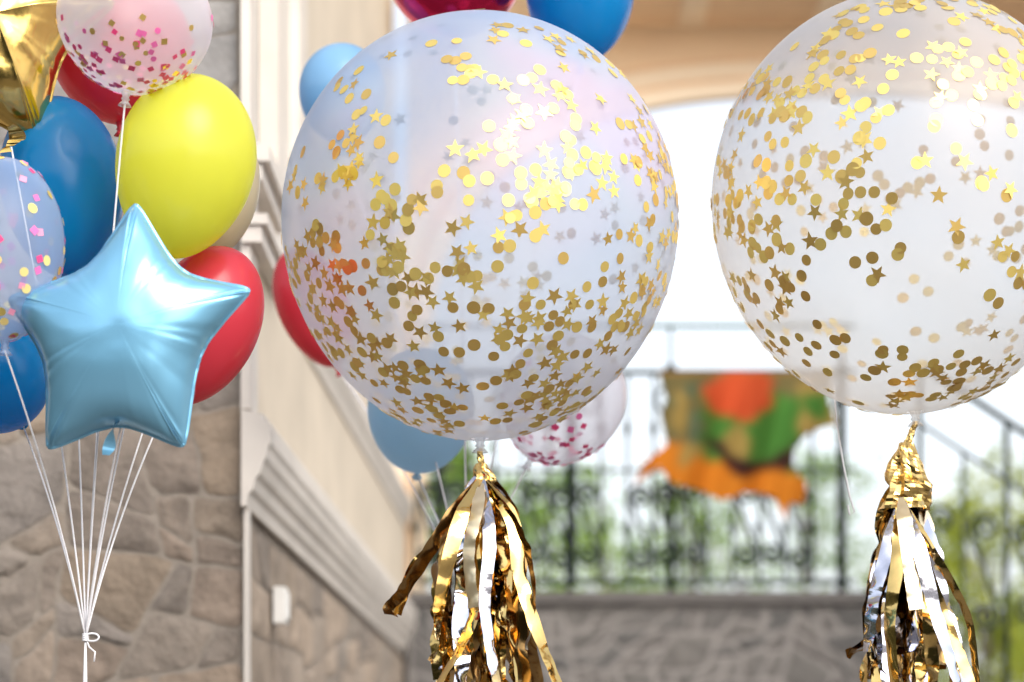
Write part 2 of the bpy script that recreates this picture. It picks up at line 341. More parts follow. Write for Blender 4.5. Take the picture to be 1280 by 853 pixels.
v1=box(-0.6,2.08,13.95,14.29,0,2.63); v2=box(-0.6,2.12,13.9,14.295,2.632,2.70)
rw=mk("retaining_wall",*v1,m_dmort,origin=(0.7,14.1,0),smooth=False,label="grey rubble stone retaining wall below the railing",category="stone wall")
v,f=masonry(-0.58,2.07,0.9,2.625,0.14,0.26,lambda u,v,h:(u,13.944-h,v),31,gap=0.013,jit=0.09,asp=1.15,skew=0.36,depth=0.006); mk("stone_facing",v,f,m_dark,parent=rw)
mk("wall_coping",*v2,pmat("grey_coping",(0.095,0.088,0.084),0.8,var=0.2,nscale=9),parent=rw,smooth=False)
v,f=box(2.1,5,12.7,13.3,0,1.95); mk("stair_plinth",v,f,m_dark,origin=(3.5,13,0),smooth=False,label="low grey stone plinth carrying the stair railing",category="stone wall")

d=14.1
def Z(py,dd): return CZ+(HY-py)*dd/F
def X(px,dd): return (px-640)*dd/F
rail=empty("iron_railing",(0.8,14.1,2.7),label="dark wrought iron terrace railing with scrollwork",category="railing")
xa,xb=-0.55,2.0
for py,r,mt in ((408,0.013,m_irong),(466,0.018,m_iron),(588,0.009,m_iron),(728,0.016,m_iron)):
    v,f=tube([(xa,d,Z(py,d)),(xb,d,Z(py,d))],r); mk("rail",v,f,mt,parent=rail)
for px in (548,712,838,1052):
    x=X(px,d)
    big=px==1052
    g=0.027 if big else 0.022
    pts=[(2.7,g),(Z(474,d),g),(Z(468,d),0.032),(Z(458,d),0.032),(Z(454,d),0.014 if big else 0.009),(Z(404,d),0.014 if big else 0.009)]
    v,f=tube([(x,d,z) for z,r in pts],0.02,8,radii=[r for z,r in pts]); mk("post",v,f,m_iron,parent=rail)
bal0=None; ring0=None; sc0=None
px=520; step=33.0
def spiral(cx_,cz_,r0,r1,turns,dirn,ph,n=44,dd=14.1):
    return [(cx_+(r0+(r1-r0)*k/n)*math.cos(ph+dirn*turns*6.2832*k/n),dd,cz_+(r0+(r1-r0)*k/n)*math.sin(ph+dirn*turns*6.2832*k/n)) for k in range(n+1)]
def scurve(cx_,z1,z2,r,dd):
    a=spiral(cx_,z1,0.012,r,1.5,1,0,dd=dd); b=spiral(cx_,z2,0.012,r,1.5,1,math.pi,dd=dd)[::-1]
    return a+b
k=0
while px<1048:
    x=X(px,d)
    if bal0 is None:
        zz=[(728,.010),(672,.010),(668,.012),(660,.027),(652,.012),(648,.010),(548,.010),(544,.012),(536,.026),(528,.012),(524,.010),(466,.010)]
        v,f=tube([(x,d,Z(q,d)) for q,r in zz],0.008,6,radii=[r for q,r in zz])
        bal0=mk("baluster",v,f,m_iron,parent=rail); x0=x
    else:
        b=bal0.copy(); b.parent=rail; b.location=(x-x0,0,0); col.objects.link(b)
    cxx=X(px+step/2,d)
    if ring0 is None:
        v,f=tube(scurve(cxx,Z(618,d),Z(694,d),0.068,d),0.0135); sc0=mk("scroll",v,f,m_iron,parent=rail)
        v,f=tube([(cxx+0.062*math.cos(k*0.2618),d,Z(500,d)+0.075*math.sin(k*0.2618)) for k in range(24)],0.010,closed=True)
        ring0=mk("ring",v,f,m_iron,parent=rail); c0=cxx; k=0
    else:
        if k%4!=3:
            b=sc0.copy(); b.parent=rail; b.location=(cxx-c0,0,0.02*math.sin(k*2.1)); col.objects.link(b)
        if k%3==0:
            b=ring0.copy(); b.parent=rail; b.location=(cxx-c0,0,0); col.objects.link(b)
    px+=step; k+=1
ds=13.0
sr=empty("stair_railing",(2.7,13,1.95),label="dark iron stair railing sloping down beside the terrace",category="railing")
def hand(px): return 462+(px-1160)*0.66
for off,r in ((0,0.019),(74,0.011)):
    v,f=tube([(X(1150,ds),ds,Z(hand(1150)+off,ds)),(X(1480,ds),ds,Z(hand(1480)+off,ds))],r); mk("handrail",v,f,m_iron,parent=sr)
px=1150;k=0
while px<1480:
    tall=k%2==0
    v,f=tube([(X(px,ds),ds,1.95),(X(px,ds),ds,Z(hand(px)+(0 if tall else 74),ds))],0.016 if tall else 0.010); mk("baluster",v,f,m_iron,parent=sr)
    v,f=tube(scurve(X(px+27,ds),Z(650+(k%4)*9,ds),Z(760+(k%2)*10,ds),0.078,ds),0.013); mk("scroll",v,f,m_iron,parent=sr)
    px+=54;k+=1

# cloth banner
outl=[(822,466),(1042,466),(1034,500),(1044,534),(1012,540),(994,560),(994,586),(1008,604),(1003,630),(987,628),(982,650),(968,622),(930,616),(900,627),(860,608),(838,602),(822,587),(792,608),(804,580),(832,560),(824,520),(832,500)]
def inside(x,y):
    c=False;n=len(outl)
    for i in range(n):
        x1,y1=outl[i];x2,y2=outl[(i+1)%n]
        if (y1>y)!=(y2>y) and x<(x2-x1)*(y-y1)/(y2-y1)+x1: c=not c
    return c
db=13.95
cm={ 'green':(0.09,0.25,0.05),'olive':(0.21,0.17,0.07),'red':(0.70,0.11,0.04),'brown':(0.06,0.025,0.025),'orange':(0.78,0.26,0.03),'yellow':(0.65,0.32,0.05),'teal':(0.13,0.17,0.10),'gold':(0.44,0.30,0.09)}
def bcol(x,y):
    x+=11*noise.noise(Vector((x*0.05,y*0.05,1))); y+=13*noise.noise(Vector((x*0.05,y*0.05,4)))
    if ((x-924)/42)**2+((y-490)/40)**2<1 and y>468: return 'red'
    if y<476: return 'olive'
    arc=598-((x-948)/60)**2*40
    if arc-20<y<arc and 885<x<1008: return 'brown'
    if ((x-918)/17)**2+((y-556)/20)**2<1: return 'gold'
    if y>590-12*math.sin((x-800)/60.0): return 'orange'
    if 878<x<1000 and y>495: return 'green'
    if 965<x<1000 and y<500: return 'olive'
    if x>1000 and y<560: return 'green' if (x-1020)**2+(y-505)**2<300 else 'gold'
    if y>552: return 'orange' if x<850 else 'gold'
    if ((x-850)/11)**2+((y-515)/26)**2<1: return 'gold'
    return 'teal' if noise.noise(Vector((x*0.05,y*0.05,9)))>0.05 else 'olive'
V=[];Fa=[];idx={};vc=[]
st=2
xs_=list(range(789,1049,st)); ys_=list(range(466,657,st))
C=np.array([[cm[bcol(x,y)] for y in ys_] for x in xs_])
for it in range(10): C=(C+np.roll(C,1,0)+np.roll(C,-1,0)+np.roll(C,1,1)+np.roll(C,-1,1))/5
def gv(i,j):
    if (i,j) not in idx:
        x=xs_[i]; y=ys_[j]
        idx[(i,j)]=len(V); V.append((X(x,db),db-0.03+0.06*math.sin(x/11.0+y/50)*min(1,(y-466)/50),Z(y,db))); vc.append(C[i,j])
    return idx[(i,j)]
for i in range(len(xs_)-1):
    for j in range(len(ys_)-1):
        if inside(xs_[i]+st/2,ys_[j]+st/2): Fa.append((gv(i,j),gv(i+1,j),gv(i+1,j+1),gv(i,j+1)))
m_cloth,nt,out=newmat("printed_cloth")
at=N(nt,'ShaderNodeAttribute'); at.attribute_name="dye"
dd_=N(nt,'ShaderNodeBsdfDiffuse'); tt_=N(nt,'ShaderNodeBsdfTranslucent'); mx_=N(nt,'ShaderNodeMixShader'); mx_.inputs[0].default_value=0.6
nt.links.new(at.outputs['Color'],dd_.inputs[0]); nt.links.new(at.outputs['Color'],tt_.inputs[0]); nt.links.new(dd_.outputs[0],mx_.inputs[1]); nt.links.new(tt_.outputs[0],mx_.inputs[2]); nt.links.new(mx_.outputs[0],out.inputs[0])
ob=mk("cloth_banner",V,Fa,m_cloth,origin=W(920,466,db),label="green orange and red leaf-shaped cloth draped over railing",category="banner")
ca=ob.data.color_attributes.new("dye",'FLOAT_COLOR','POINT')
for i,c in enumerate(vc): ca.data[i].color=(c[0],c[1],c[2],1)

# ---------------- trees ----------------
m_bark=pmat("bark",(0.16,0.13,0.11),0.9,var=0.3,nscale=12)
m_leaf=leafmat("leaf",(0.06,0.12,0.025),(0.16,0.23,0.05),4.0)
m_leaf2=leafmat("yellow_green_leaf",(0.11,0.15,0.02),(0.26,0.28,0.045),3.8)
def tree(x,y,z0,h,R,nl,label,ls=0.07,clumps=26,mat=None):
    o=empty("tree",(x,y,z0),label=label,category="tree",group="garden trees beyond the terrace")
    parts=[]; top=z0+h
    parts.append(tube([(x,y,z0),(x+0.05,y,z0+h*0.3),(x-0.03,y+0.05,z0+h*0.6),(x,y,z0+h*0.9)],0.02*h*0.6,8,0.012))
    cl=[]
    for i in range(clumps):
        a=random.uniform(0,6.28); hh=random.uniform(0.3,1.0); rr=R*random.uniform(0.3,1.0)*math.sqrt(max(0.05,1-((hh-0.55)/0.55)**2))
        c=Vector((x+rr*math.cos(a),y+rr*math.sin(a),z0+h*hh)); cl.append(c)
        parts.append(tube([(x,y,z0+h*max(0.2,hh-0.3)),(x+rr*0.5*math.cos(a),y+rr*0.5*math.sin(a),c.z-0.1*h),c],0.012*h*0.4,5,0.004))
    v,f=merge(parts); mk("trunk",v,f,m_bark,parent=o)
    V=[];Fa=[]
    for i in range(nl):
        c=random.choice(cl); s=R*0.17
        p=c+Vector((random.gauss(0,s),random.gauss(0,s),random.gauss(0,s*0.8)))
        a=Vector((random.gauss(0,1),random.gauss(0,1),random.gauss(0,1))).normalized(); b=a.orthogonal().normalized()
        l=ls*random.uniform(0.6,1.3); n=len(V)
        V+= [p-a*l,p-b*l*0.5,p+a*l,p+b*l*0.5]; Fa.append((n,n+1,n+2,n+3))
    mk("crown",V,Fa,mat or m_leaf,parent=o,smooth=False)
for (px,dd,pt,R,n,z0) in ((665,24,570,0.9,800,2.66),(760,28,595,1.1,760,2.66),(870,30,605,1.0,660,2.66),(1005,30,575,1.0,820,2.66),(560,20,540,0.7,1000,2.66),(930,34,620,1.2,500,2.66)):
    tree(X(px,dd),dd,z0,Z(pt,dd)-z0,R,n,"small leafy garden tree behind the terrace railing",clumps=18)
for (px,dd,pt,R,n,z0) in ((1235,24,630,1.1,2000,0),(1340,27,580,1.5,2200,0),(1160,26,690,0.9,900,0)):
    tree(X(px,dd),dd,z0,Z(pt,dd)-z0,R,n,"yellow-green garden tree beside the stairs",ls=0.08,mat=m_leaf2)

# ---------------- balloons ----------------
def balloon_surface(c,up,a,b,p):
    up=Vector(up).normalized(); q=Vector((0,0,1)).rotation_difference(up); c=Vector(c)
    def S(t,ph):
        r=a*math.sin(t)*(1-p*((1-math.cos(t))/2)**2)
        return c+q@Vector((r*math.cos(ph),r*math.sin(ph),b*math.cos(t)))
    return S,q
def body(S,nt_=40,seg=56):
    V=[S(0,0)];Fa=[]; tm=math.pi*0.985
    for i in range(1,nt_+1):
        t=tm*i/nt_
        for k in range(seg): V.append(S(t,2*math.pi*k/seg))
    for k in range(seg): Fa.append((0,1+k,1+(k+1)%seg))
    for i in range(nt_-1):
        for k in range(seg):
            a=1+i*seg+k;b=1+i*seg+(k+1)%seg; Fa.append((a,a+seg,b+seg,b))
    return V,Fa
def knot_mesh(c,up,b,r0,ln):
    q=Vector((0,0,1)).rotation_difference(Vector(up).normalized()); c=Vector(c)
    prof=[(r0*1.0,-b*0.985),(r0*0.75,-b-ln*0.15),(r0*0.55,-b-ln*0.35),(r0*0.8,-b-ln*0.5),(r0*0.5,-b-ln*0.62),(r0*1.0,-b-ln*0.85),(r0*1.25,-b-ln),(r0*0.9,-b-ln*0.97)]
    V=[];Fa=[];seg=14
    for r,z in prof:
        for k in range(seg):
            w=2*math.pi*k/seg; V.append(c+q@Vector((r*math.cos(w)*(1+0.1*math.sin(3*w)),r*math.sin(w),z)))
    for i in range(len(prof)-1):
        for k in range(seg):
            Fa.append((i*seg+k,(i+1)*seg+k,(i+1)*seg+(k+1)%seg,i*seg+(k+1)%seg))
    return V,Fa
m_ribbon=pmat("white_ribbon",(0.80,0.79,0.82),0.35,var=0.05)
def make_balloon(px,py,rx,ry,dd,mat,label,up=(0,0,1),p=0.13,string_to=None,name="balloon",knotmat=None,group=None,sr_=0.0021,nt_=40,seg=56,kr=0.011,kl=0.028):
    c=W(px,py,dd); a=rx*dd/F; b=ry*dd/F
    S,q=balloon_surface(c,up,a,b,p)
    v,f=body(S,nt_,seg)
    ob=mk(name,v,f,mat,origin=c,label=label,category="balloon",group=group)
    v,f=knot_mesh(c,up,b,kr,kl); mk("knot",v,f,knotmat or mat,parent=ob)
    neck=c-Vector(up).normalized()*(b+kl*0.7)
    if string_to is not None:
        v,f=tube(bez(neck,string_to),sr_); mk("ribbon",v,f,m_ribbon,parent=ob)
    return ob,S,neck,(a,b,c)

def confetti(ob,S,n,mats,wf,size,shapes,t_max=2.95,off=0.001,name="confetti",sep=0.0):
    V=[];Fa=[];fm=[];cnt=0; placed=[]; tries=0
    c=ORI[ob.name]
    while cnt<n and tries<400000:
        tries+=1
        z=random.uniform(-1,1); ph=random.uniform(0,6.2832); t=math.acos(z)
        if t>t_max: continue
        P=S(t,ph); nn=(P-c).normalized()
        if random.random()>wf(nn): continue
        if sep>0 and random.random()<0.65 and any((P-q).length_squared<sep*sep for q in placed): continue
        placed.append(P)
        e=0.01
        d1=(S(t+e,ph)-P).normalized(); d2=(S(t,ph+e)-P)
        if d2.length<1e-6: continue
        d2.normalize(); nr=d1.cross(d2).normalized()
        if nr.dot(nn)<0: nr=-nr
        a=random.uniform(0,6.28); u=d1*math.cos(a)+nr.cross(d1)*math.sin(a)
        tl=Vector((random.gauss(0,1),random.gauss(0,1),random.gauss(0,1)))*0.055
        nr2=(nr+tl).normalized(); u=(u-nr2*u.dot(nr2)).normalized(); v_=nr2.cross(u)
        sh=random.choice(shapes); s=size*random.uniform(0.85,1.1); base=len(V); ctr=P+nr*(off+0.0012*random.random())
        if sh=='disc':
            m=16; pts=[(s*math.cos(2*math.pi*k/m),s*math.sin(2*math.pi*k/m)) for k in range(m)]
        elif sh=='star':
            pts=[]
            for k in range(10):
                r=s*1.45 if k%2==0 else s*0.62
                pts.append((r*math.cos(math.pi*k/5),r*math.sin(math.pi*k/5)))
        else:
            pts=[(-s,-s),(s,-s),(s,s),(-s,s)]
        V.append(ctr)
        for x,y in pts:
            V.append(ctr+u*x+v_*y)
        m=len(pts); mi=random.randrange(len(mats))
        for k in range(m): Fa.append((base,base+1+k,base+1+(k+1)%m)); fm.append(mi)
        cnt+=1
    return mk(name,V,Fa,None,parent=ob,mats=mats,fm=fm,kind="stuff",smooth=False)

m_gold1=pmat("gold_foil_confetti",(0.90,0.63,0.20),0.38,0.88,var=0.10,nscale=3)
m_gold2=pmat("pale_gold_confetti",(0.94,0.72,0.22),0.46,0.76,var=0.1,nscale=3)
m_film=film("clear_milky_latex",(0.48,0.63,0.88),(0.78,0.68,0.86),0.53,0.72,cc=(0.64,0.73,0.88),low=(0.80,0.81,0.84))
m_film2=film("clear_warm_latex",(0.68,0.73,0.81),(0.84,0.79,0.78),0.38,0.62,cc=(0.78,0.77,0.78),low=(0.87,0.83,0.77))  # warm lower tint paints in the bright background shining through
m_filmp=film("clear_pinkish_latex",(0.90,0.80,0.87),(0.86,0.85,0.93),0.40,0.70)
m_filmb=film("clear_bluish_latex",(0.38,0.56,0.90),(0.52,0.64,0.88),0.40,0.72)
def segd(x,z,s):
    x1,z1,x2,z2=s; dx=x2-x1;dz=z2-z1; t=max(0,min(1,((x-x1)*dx+(z-z1)*dz)/(dx*dx+dz*dz+1e-9)))
    return (x-x1-t*dx)**2+(z-z1-t*dz)**2
def norm_segs(L,cx_,cy_,R): return [((a-cx_)/R,(cy_-b)/R,(c-cx_)/R,(cy_-d_)/R,w) for a,b,c,d_,w in L]
SA_=norm_segs([(455,155,490,250,.45),(390,240,450,260,.35),(430,240,500,330,.7),(490,320,500,420,.7),(400,330,430,430,.75),(420,350,480,380,.6),(560,135,610,160,.7),(625,95,750,120,.3),(670,185,640,230,1.0),(700,185,725,240,.7),(560,285,680,300,1.0),(700,285,800,245,1.0),(590,350,650,330,1.0),(560,400,640,380,.45),(630,440,820,370,1.0),(560,480,700,470,.9),(700,490,780,420,.8),(800,170,845,290,.5),(500,505,720,525,.8),(370,350,450,450,.6),(450,450,560,510,.6),(500,400,560,410,.7),(790,330,840,310,.5)],600,287,255)
SB_=norm_segs([(935,150,965,260,1.0),(990,165,1050,215,.9),(960,290,1000,330,.9),(1020,280,1075,375,.7),(895,240,950,380,.85),(920,380,1010,460,.6),(1010,110,1100,70,.7),(1090,40,1200,40,.6),(1110,140,1140,190,.6),(1160,150,1270,120,1.0),(1120,260,1145,300,.5),(1180,180,1290,250,1.0),(1200,290,1290,295,1.0),(1160,385,1190,380,.3),(1180,340,1220,400,.4),(1100,490,1240,485,.8),(1050,140,1040,250,.6),(1250,380,1330,400,.6),(1200,60,1280,100,.9)],1131,257,250)
def wseg(n,segs,o):
    x,z=n.x,n.z
    k=0.014
    for s in segs: k+=s[4]*math.exp(-segd(x,z,s[:4])/(2*0.072**2))
    q=max(0.2,0.85+1.2*noise.noise(n*7+o))
    if n.y>0.05: k=0.05+0.2*k
    return min(0.9,k*q*0.65)
wA=lambda n: wseg(n,SA_,Vector((0,0,0)))
wB=lambda n: wseg(n,SB_,Vector((3,1,7)))
bigA,SA,neckA,_=make_balloon(600,287,251,262,5.4,m_film,"huge clear balloon with gold disc and star confetti",p=0.06,nt_=80,seg=110,knotmat=m_film,kr=0.014,kl=0.03,group="giant confetti balloons")
confetti(bigA,SA,860,[m_gold1,m_gold2],wA,0.0132,['disc','star'],sep=0.018)
bigB,SB,neckB,_=make_balloon(1131,257,244,259,5.4,m_film2,"huge clear balloon with gold confetti and gold-silver tassel",up=(-0.05,0,1),p=0.06,nt_=80,seg=110,knotmat=m_film2,kr=0.014,kl=0.03,group="giant confetti balloons")
confetti(bigB,SB,740,[m_gold1,m_gold2],wB,0.0136,['disc','disc','star'],sep=0.018)

m_yel=latex("yellow_latex",(0.80,0.81,0.10),0.5); m_red=latex("red_latex",(0.70,0.055,0.085)); m_blue=latex("blue_latex",(0.003,0.30,0.64),0.5); m_lb=latex("light_blue_latex",(0.30,0.56,0.80)); m_lb2=latex("pale_sky_blue_latex",(0.50,0.71,0.90),0.5); m_bei=latex("beige_latex",(0.66,0.58,0.40)); m_mag=pmat("magenta_foil",(0.75,0.02,0.10),0.15,0.9,bump=0.3,bscale=9)
K=W(107,797,4.95)
GL="balloon bouquet tied with white ribbons"
make_balloon(231,209,90,115,4.95,m_yel,"yellow latex balloon in the bouquet",up=(0.22,0,1),p=0.16,string_to=K,group=GL)
make_balloon(78,235,79,113,5.15,m_blue,"deep blue latex balloon behind the star balloon",up=(-0.1,0,1),string_to=K,group=GL)
make_balloon(150,62,92,92,5.3,m_red,"red latex balloon behind pink confetti balloon",string_to=K,group=GL)
make_balloon(253,408,71,104,5.1,m_red,"red latex balloon beside the blue star balloon",up=(0.45,0,1),p=0.10,string_to=K,group=GL)
make_balloon(266,236,60,86,5.3,m_bei,"beige latex balloon partly behind the yellow one",up=(0.1,0,1),string_to=K,group=GL)
make_balloon(-8,470,74,74,5.15,m_blue,"deep blue latex balloon low in the bouquet",up=(-0.45,-1.4,1),p=0.08,string_to=K,group=GL)
m_pk1=pmat("pink_confetti",(0.85,0.06,0.22),0.4,var=0.1); m_pk2=pmat("rose_confetti",(0.8,0.15,0.4),0.4,var=0.1); m_pk3=pmat("soft_pink_confetti",(0.80,0.30,0.45),0.5,var=0.1); m_yc=pmat("yellow_paper_confetti",(0.80,0.62,0.22),0.5,var=0.1)
mats_pk=[m_pk1,m_pk2,m_gold1]
def wlow(n):
    k=1/(1+math.exp((n.z+0.42+0.15*n.x)*11)); return k*(0.4+0.9*max(0,noise.noise(n*4)+0.4))+0.012
def wlowl(n):
    k=1/(1+math.exp((n.z+0.35+0.5*n.x)*10)); return k*(0.4+0.9*max(0,noise.noise(n*4)+0.4))+0.006
def weven(n): return (0.5+0.5*(1 if n.z<-0.2 else 0))*0.8
b,S,nk,_=make_balloon(168,30,100,86,4.85,m_filmp,"clear balloon with pink and gold paper confetti",string_to=K,knotmat=m_filmp,group=GL,up=(0.12,0,1))
confetti(b,S,200,mats_pk,wlow,0.0060,['square','square','disc'])
b,S,nk,_=make_balloon(6,312,76,114,4.8,m_filmb,"bluish clear balloon with pink and gold confetti",string_to=K,knotmat=m_filmb,group=GL)
confetti(b,S,70,[m_pk2,m_pk3,m_pk1],weven,0.0070,['square']); confetti(b,S,90,[m_yc,m_gold2],weven,0.0095,['disc'])
K2=W(585,760,6.0)
G2="small balloons tied together behind the giant balloon"
make_balloon(428,118,56,62,6.3,m_lb,"light blue latex balloon behind the giant balloon",string_to=K2,group=G2)
make_balloon(392,385,46,78,6.75,m_red,"red latex balloon behind the giant balloon",up=(-0.4,0,1),string_to=K2,group=G2)
make_balloon(526,515,69,82,6.1,m_lb2,"pale sky blue latex balloon below the giant balloon",string_to=K2,group=G2,up=(0.1,-0.8,1))
make_balloon(568,-30,88,76,6.2,m_mag,"shiny magenta red balloon above the giant balloon",string_to=K2,group=G2)
make_balloon(725,-8,70,86,6.2,m_blue,"bright blue latex balloon above the giant balloon",string_to=K2,group=G2)
b,S,nk,_=make_balloon(703,500,80,84,6.0,m_filmp,"clear balloon with dark pink confetti behind tassel",string_to=K2,knotmat=m_filmp,group=G2,up=(0.55,-0.3,1))
confetti(b,S,130,[m_pk1,m_pk2],wlowl,0.0078,['square','disc'])

# ribbon bundle
parts=[]
for i in range(9):
    a=random.uniform(0,6.28); r=0.004
    P=[K+Vector((0,0,0))]; 
    for k in range(1,12):
        q=k/11; P.append(K.lerp(Vector((K.x-0.02,K.y,0.05)),q)+Vector((r*math.cos(a+q*9),r*math.sin(a+q*9),0))*(1+ (3*q if i<3 else 0)))
    parts.append(tube(P,0.0022,5))
P=[K+Vector((0.014*(1-math.cos(t)),-0.004,0.008*math.sin(t))) for t in [j*0.5 for j in range(13)]]
parts.append(tube(P,0.0022,5))
for s in range(4):
    P=[K+Vector((0.0055*math.cos(t+s),0.0055*math.sin(t+s),0.004*s-0.006)) for t in [j*0.6 for j in range(11)]]
    parts.append(tube(P,0.0022,5))
parts.append(tube([K,K+Vector((0.008,-0.004,-0.02)),K+Vector((0.02,-0.004,-0.03)),K+Vector((0.018,-0.004,-0.05))],0.002,5))
v,f=merge(parts); mk("ribbon_bundle",v,f,m_ribbon,origin=(K.x,K.y,0),label="white ribbons knotted together below balloon bouquet",category="ribbon")
parts=[]
for i in range(5):
    a=random.uniform(0,6.28)
    parts.append(tube([K2.lerp(Vector((K2.x,K2.y,0.05)),k/10)+Vector((0.006*math.cos(a+k),0.006*math.sin(a+k),0)) for k in range(11)],0.0022,5))
v,f=merge(parts); mk("ribbon_bundle",v,f,m_ribbon,origin=(K2.x,K2.y,0),label="white ribbons gathered below the smaller balloons",category="ribbon")

# ---------------- foil stars ----------------
starpts=[(170,252),(226,346),(318,365),(249,440),(232,562),(148,526),(56,562),(58,450),(4,369),(111,338)]
def star_outline(sub=24):
    P=[np.array([x-163.0,417.0-y]) for x,y in starpts]
    out=[]
    n=10
    for i in range(n):
        p0=(P[i-1]+P[i])/2; p2=(P[i]+P[(i+1)%n])/2; pc=P[i]
        wgt=7.0 if i%2==0 else 1.9
        for k in range(sub):
            t=k/sub
            if i%2==0: t=0.5+0.5*math.copysign(abs(2*t-1)**1.7,2*t-1)
            B0=(1-t)**2; B1=2*t*(1-t)*wgt; B2=t*t
            out.append((B0*p0+B1*pc+B2*p2)/(B0+B1+B2))
    return np.array(out)
def foil_star(c,scale,mat,name,label,yaw=0,roll=0,seed=1,wr=1.0,group=None,ridge=0.0):
    O=star_outline()
    NG=161; ext=170.0; xs=np.linspace(-ext,ext,NG); h=xs[1]-xs[0]
    GX,GY=np.meshgrid(xs,xs,indexing='ij')
    ins=np.zeros_like(GX,bool); n=len(O)
    for i in range(n):
        x1,y1=O[i];x2,y2=O[(i+1)%n]
        if abs(y2-y1)<1e-9: continue
        cnd=((y1>GY)!=(y2>GY))&(GX<(x2-x1)*(GY-y1)/(y2-y1)+x1); ins^=cnd
    phi=np.zeros_like(GX)
    for it in range(3000):
        nn=0.25*(np.roll(phi,1,0)+np.roll(phi,-1,0)+np.roll(phi,1,1)+np.roll(phi,-1,1)+h*h)
        phi=np.where(ins,nn,0)
    hh=np.sqrt(np.maximum(phi,0)/phi.max())
    for it in range(8):
        nn=0.2*(hh+np.roll(hh,1,0)+np.roll(hh,-1,0)+np.roll(hh,1,1)+np.roll(hh,-1,1)); hh=np.where(ins,nn,0)
    def cub(a,b,c_,d_,t): return b+0.5*t*(c_-a+t*(2*a-5*b+4*c_-d_+t*(3*(b-c_)+d_-a)))
    def samp(x,y):
        fx=(x+ext)/h; fy=(y+ext)/h; i=int(max(1,min(NG-3,math.floor(fx)))); j=int(max(1,min(NG-3,math.floor(fy)))); u=fx-i;v=fy-j
        rows=[cub(hh[i+q,j-1],hh[i+q,j],hh[i+q,j+1],hh[i+q,j+2],v) for q in (-1,0,1,2)]
        return max(0,cub(*rows,u))
    NR=44; V=[];Fa=[]; H=60.0
    rnd=random.Random(seed); T=len(O)
    wv=[(rnd.randint(24,60),rnd.uniform(0,6.28),rnd.uniform(0.5,1)) for _ in range(5)]
    c=Vector(c); Rm=Matrix.Rotation(yaw,3,'Z')@Matrix.Rotation(roll,3,'Y')
    px2m=scale
    def place(x,y,z): return c+Rm@Vector((x*px2m,-z*px2m,y*px2m))
    tips=[math.atan2(O[i*24+12][1],O[i*24+12][0]) for i in range(0,10,2)]
    for side in (1,-1):
        base=len(V)
        V.append(place(0,0,side*H*samp(0,0)))
        for r in range(1,NR+1):
            s=1-(1-r/NR)**1.6
            for k in range(T):
                x,y=O[k]*s
                if r==NR: z=0
                else:
                    z=H*samp(x,y)
                    edge=math.exp(-((1-s)/0.15))
                    th=2*math.pi*k/T
                    wrk=sum(a*math.sin(fq*th+ph) for fq,ph,a in wv)/3
                    msk=max(0,0.6+1.2*noise.noise(Vector((math.cos(th)*2,math.sin(th)*2,seed*3))))
                    z+=wr*edge*5.2*wrk*msk*min(1,(1-s)*12)
                    z+=wr*1.4*noise.noise(Vector((x*0.03,y*0.03,seed)))
                    if ridge>0:
                        an=math.atan2(y,x); dm=min(abs((an-t+math.pi)%(2*math.pi)-math.pi) for t in tips)
                        z+=ridge*9*math.exp(-dm/0.16)*s*(1-s)*2.2
                V.append(place(x,y,side*z))
        for k in range(T):
            q=(base,base+1+k,base+1+(k+1)%T); Fa.append(q if side==1 else q[::-1])
        for r in range(NR-1):
            for k in range(T):
                a=base+1+r*T+k;b_=base+1+r*T+(k+1)%T; q=(a,a+T,b_+T,b_); Fa.append(q if side==1 else q[::-1])
    ob=mk(name,V,Fa,mat,origin=c,label=label,category="balloon",group=group)
    V=[];Fa=[]
    for k in range(T):
        p=O[k]; tn=O[(k+1)%T]-O[k-1]; nr=np.array([tn[1],-tn[0]]); nr/=max(1e-6,np.linalg.norm(nr))
        if np.dot(nr,p)<0: nr=-nr
        zz=0.8*math.sin(k*0.9)+0.5*math.sin(k*2.3)
        for s_,z in ((-1.5,0.6),(2.6,0.35+zz),(2.6,-0.35+zz),(-1.5,-0.6)):
            q=p+nr*s_; V.append(place(q[0],q[1],z))
    for k in range(T):
        j=(k+1)%T
        for e in range(3): Fa.append((k*4+e,k*4+e+1,j*4+e+1,j*4+e))
    mk("seam",V,Fa,mat,parent=ob)
    return ob,place
m_sblue=pmat("light_blue_foil",(0.22,0.52,0.75),0.29,0.56,var=0.03,nscale=2,bump=0.06,bscale=9,coat=0.3)
m_gfoil=pmat("gold_foil",(0.74,0.52,0.16),0.18,1.0,var=0.05,nscale=2,bump=0.35,bscale=11)
st1,pl=foil_star(W(163,417,4.75),4.75/F,m_sblue,"star_balloon","light blue foil star balloon with seamed edge",yaw=math.radians(-6),seed=3,group=GL,ridge=0.0,wr=0.95)
t0=pl(-10,-106,0); 
V=[];Fa=[]
for k in range(9):
    q=k/8; p=t0+Vector((-0.012*math.sin(q*3)-0.03*q*q,-0.01-0.012*math.sin(q*6),-0.075*q)); wd=0.007+0.009*q*(1-q*0.3)
    V+=[p+Vector((-wd*math.cos(q*4),wd*math.sin(q*4),0)),p+Vector((wd*math.cos(q*4),-wd*math.sin(q*4),0.004))]
for k in range(8): Fa.append((2*k,2*k+1,2*k+3,2*k+2))
mk("tail",V,Fa,m_sblue,parent=st1)
v,f=tube(bez(t0,K),0.0021); mk("ribbon",v,f,m_ribbon,parent=st1)
st2,pl2=foil_star(W(-10,34,5.05),5.05/F*0.98,m_gfoil,"star_balloon","shiny gold foil star balloon above the bouquet",yaw=math.radians(14),roll=math.radians(3),seed=9,wr=2.6,group=GL,ridge=0.9)
t0=W(14,160,5.0)
V=[];Fa=[]
